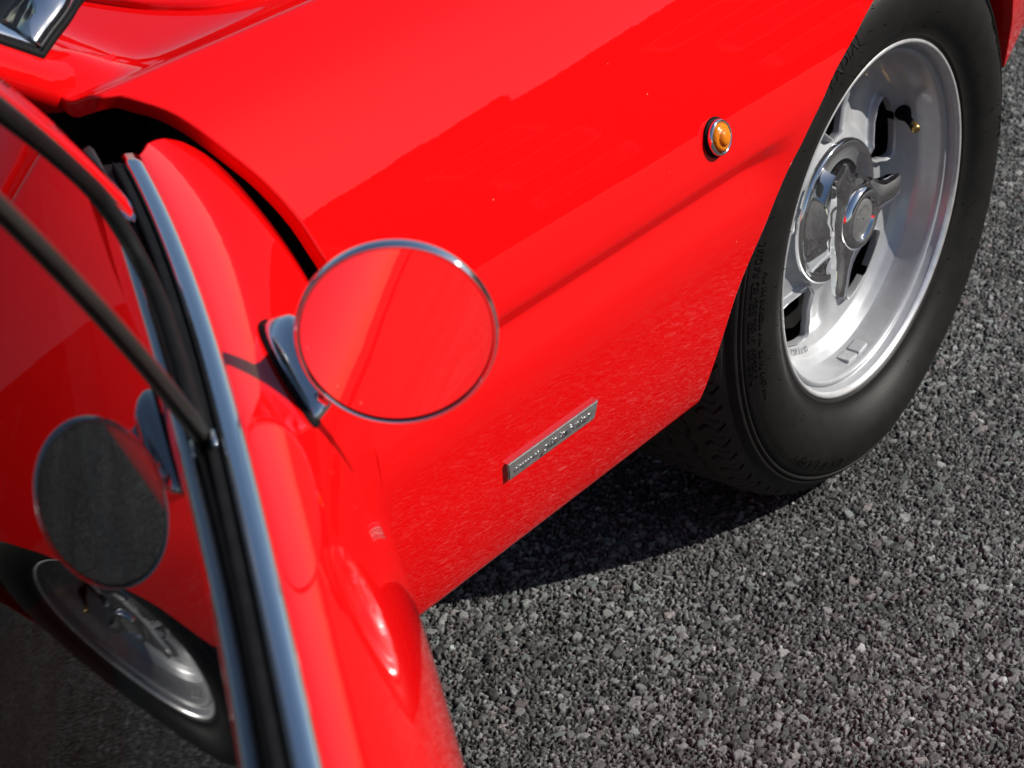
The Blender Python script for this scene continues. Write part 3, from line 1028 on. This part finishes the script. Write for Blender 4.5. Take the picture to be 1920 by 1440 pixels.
def build_door():
    mb = MB()
    t = np.linspace(0, 1, 70) ** 1.25
    rows = []
    for w, z in DOOR_W:
        f = float(uf(z))
        uu = f + (1.03 - f) * t
        rows.append(dp(uu, nb(uu) + (w - .735) * bulge(uu) + shoulder(uu, z), np.full_like(uu, z)))
    A = np.array(rows)
    mb.grid(A)
    d = np.gradient(DOOR_W, axis=0)
    N2 = unit(np.stack([d[:, 1], -d[:, 0]], 1))
    N3 = N2[:, :1] * DN + N2[:, 1:] * np.array([0, 0, 1.0])
    rl = lip(A[:, 0], A[:, 1], N3, .0045, .030)
    mb.grid(np.array([A[:, 0]] + rl).transpose(1, 0, 2), flip=True)
    rl = lip(A[:, -1], A[:, -2], N3, .003, .03)
    mb.grid(np.array([A[:, -1]] + rl).transpose(1, 0, 2))
    door = mb.build('door', M_RED, car, recalc=False)
    tag(door, 'open red door seen along its outer skin')
    # inner door panel, a closed box behind the skin
    mb = MB()
    us = np.linspace(-.06, 1.0, 14)
    zz = np.array([.285, .36, .45, .55, .65, .74, .775])
    outer = np.array([dp(us, np.minimum(skin_n(us, z) - .03, nb(us) + .07), np.full_like(us, z)) for z in zz])
    inner = np.array([dp(us, np.full_like(us, -.065), np.full_like(us, z)) for z in zz])
    mb.grid(outer); mb.grid(inner, flip=True)
    mb.grid(np.array([outer[-1], inner[-1]])); mb.grid(np.array([outer[0], inner[0]]))
    mb.grid(np.array([outer[:, 0], inner[:, 0]])); mb.grid(np.array([outer[:, -1], inner[:, -1]]))
    mb.build('inner_panel', M_LEATHER, door)
    # chrome belt trim
    uu = np.linspace(-.004, 1.02, 80)
    def strip(sec, name, mat, u=uu, cap=True):
        m = MB()
        rws = np.array([dp(u, nb(u) + o, np.full_like(u, z)) for o, z in sec])
        m.grid(rws.transpose(1, 0, 2), close_v=True)
        if cap:
            m.poly(rws[:, 0]); m.poly(rws[:, -1])
        return m.build(name, mat, door)
    strip([(.0008, .7955), (.0018, .8005), (.0000, .8036), (-.0045, .8056), (-.0095, .8056), (-.0122, .8036), (-.0126, .7955)], 'belt_trim', M_CHROME_OLD)
    strip([(-.0127, .7950), (-.0130, .8010), (-.0150, .8035), (-.0178, .8030), (-.0195, .8045), (-.0205, .8000), (-.0205, .7950)], 'outer_window_seal', M_RUBBER, np.linspace(.004, 1.02, 80))
    strip([(-.0270, .7750), (-.0270, .8050), (-.0300, .8080), (-.0350, .8050), (-.0650, .7990), (-.0660, .7750)], 'inner_window_seal', M_LEATHER, np.linspace(-.02, 1.02, 60))
    # glass: leans inwards above the belt, more so higher up, and bows along the door
    GA, GB, GC, GT, GK = -.0158, .0690, -.0896, math.tan(R(20.96)), .902
    def g_n(u, h):
        return GA + GB * u + GC * u * u - (GT * h + .5 * GK * h * h)
    def gp(u, h, out=0.0):
        """point at u along the door, h above the belt, out millimetres-scale off the glass"""
        u, h, out = np.broadcast_arrays(np.asarray(u, float), np.asarray(h, float), np.asarray(out, float))
        nv = DN - (GB + 2 * GC * u)[..., None] * DU + (GT + GK * h)[..., None] * np.array([0, 0, 1.0])
        nv = unit(nv)
        return dp(u, g_n(u, h), .80 + h) + nv * out[..., None]
    def lead(h): return .202 + (h - .072) / .95
    def divu(h): return .366 + h * .40
    def pane(hs, l, r, name, label):
        m = MB()
        m.grid(np.array([gp(np.linspace(l(h), max(r(h), l(h) + 1e-3), 40), np.full(40, h)) for h in hs]))
        tag(m.build(name, M_GLASS, door), label)
    pane(np.linspace(-.02, .24, 30), lambda h: lead(max(h, .03)), divu, 'quarter_glass', 'small front quarter light of the door')
    pane(np.linspace(-.02, .33, 36), lambda h: max(divu(h), lead(h)), lambda h: .985 - .25 * max(h, 0), 'window_glass', 'dark main side window of the door reflecting the mirror')
    def bar(path_u, path_h, sec, name, mat):
        """sec: (across in the glass surface, out of the glass) closed polygon"""
        pu = np.asarray(path_u, float); ph = np.asarray(path_h, float)
        tu = np.gradient(pu); tv = np.gradient(ph); L = np.hypot(tu, tv); tu /= L; tv /= L
        rws = np.array([gp(pu + a * tv, ph - a * tu, np.full_like(pu, o)) for a, o in sec])
        m = MB()
        m.grid(rws.transpose(1, 0, 2), close_v=True); m.poly(rws[:, 0]); m.poly(rws[:, -1])
        return m.build(name, mat, door)
    h1 = np.linspace(.030, .33, 50)
    lu = lead(h1)
    bar(lu - .018, h1, [(-.016, -.014), (-.016, .002), (-.012, .0062), (-.003, .0075), (.006, .0065), (.010, .003), (.010, -.014)], 'window_frame', M_CHROME)
    cu_ = catmull([(.37, .009), (.30, .010), (.245, .012), (.212, .022), (.198, .042), (.206, .074), (.25, .120), (.304, .170), (.37, .234)], 70)
    bar(cu_[:, 0] - .004, cu_[:, 1], [(-.010, -.005), (-.010, .0025), (-.006, .0052), (.002, .0052), (.006, .0025), (.006, -.005)], 'quarter_light_seal', M_RUBBER)
    vd = np.linspace(.001, .235, 40)
    a = np.linspace(0, 2 * np.pi, 14, endpoint=False)
    bar(divu(vd) + .002, vd, list(zip(.0068 * np.cos(a), .0008 + .0046 * np.sin(a))), 'divider_bar', M_DARKBAR)
    mtop = catmull([(.46, .33), (.60, .338), (.78, .32), (.93, .27), (.985, .14), (.995, .0)], 50)
    bar(mtop[:, 0], mtop[:, 1], [(-.012, -.012), (-.012, .008), (.008, .008), (.008, -.012)], 'upper_window_frame', M_RED)
    m = MB()
    c0 = gp(.372, .004, .006)
    m.tube([c0, c0 + DU * .014], [.0018, .0016], 8)
    m.build('divider_clip', M_CHROME, door)
    return door
door = build_door()

# ------------------------------------------------------------------ door mirror
def build_mirror():
    c = np.array([-1.1579, -1.1262, .8098])
    K = .934
    nrm = unit(np.array([-.778, -.641, .020]))
    hx = unit(np.array([.641, -.778, 0.0])); hz = np.cross(nrm, hx); hz = hz if hz[2] > 0 else -hz
    a = np.linspace(0, 2 * np.pi, 96, endpoint=False)
    def ring(r, o, dx=0.0, dz=0.0):
        return c + nrm * o + hx * dx + hz * dz + K * r * (np.cos(a)[:, None] * hx + np.sin(a)[:, None] * hz)
    mb = MB()
    prof = [(.0580, -.0010), (.0584, .0008), (.0593, .0015), (.0605, .0010), (.0612, -.001), (.0612, -.005), (.0605, -.008), (.057, -.0105), (.050, -.0130), (.038, -.0155), (.02, -.0170), (.0005, -.0175)]
    mb.grid(np.array([ring(r, o) for r, o in prof]), close_v=True)
    shell = mb.build('door_mirror', M_CHROME, car)
    tag(shell, 'round chrome door mirror reflecting red bodywork')
    mb = MB()
    mb.grid(np.array([ring(.0583, -.0008), ring(.04, -.0008), ring(.02, -.0008), ring(.0004, -.0008)]), close_v=True)
    mb.build('mirror_glass', M_MIRROR, shell)
    mb = MB()
    mb.grid(np.array([ring(.0586, .0004), ring(.0584, .0008), ring(.0580, .0007), ring(.0577, -.0004)]), close_v=True)
    mb.build('glass_gasket', M_RUBBER, shell)
    # foot: leaf shaped pad on the door skin
    def skin_pt(u, z, out):
        n = float(skin_n(u, z))
        dz = (float(skin_n(u, z + .006)) - float(skin_n(u, z - .006))) / .012
        du = (float(skin_n(u + .01, z)) - float(skin_n(u - .01, z))) / .02
        nv = unit(DN - DU * du - np.array([0, 0, 1.0]) * dz)
        return dp(u, n, z) + nv * out, nv
    U0, U1 = .200, .300
    def leaf(k, out, n=36, zc=.7615, hz_=.0130):
        pts = []
        for t in np.linspace(0, 2 * np.pi, n, endpoint=False):
            s = math.cos(t); 
            uu = (U0 + U1) / 2 + (U1 - U0) / 2 * s * k
            ww = math.sin(t) * hz_ * k * (1.0 if s < 0 else 1.0) * (1 - .25 * s)
            pts.append(skin_pt(uu, zc + ww - .01 * (s * .5 - .2), out)[0])
        return np.array(pts)
    mb = MB()
    mb.grid(np.array([leaf(1.07, -.002), leaf(1.07, .0022), leaf(1.0, .0034)]), close_v=True)
    mb.build('foot_gasket', M_RUBBER, shell)
    mb = MB()
    att = c - hx * .0525 - nrm * .006 - hz * .004
    top = leaf(.97, .0075)
    rows = [leaf(.97, .002), leaf(.97, .005), leaf(.90, .0120), leaf(.74, .0190), leaf(.52, .0240)]
    last = rows[-1]
    cen = last.mean(0)
    for s, k in ((.35, .55), (.7, .34), (1.0, .26)):
        ctr = cen * (1 - s) + att * s
        rows.append(ctr + (last - cen) * k)
    mb.grid(np.array(rows), close_v=True); mb.poly(rows[-1])
    mb.build('mirror_foot', M_CHROME, shell)
build_mirror()
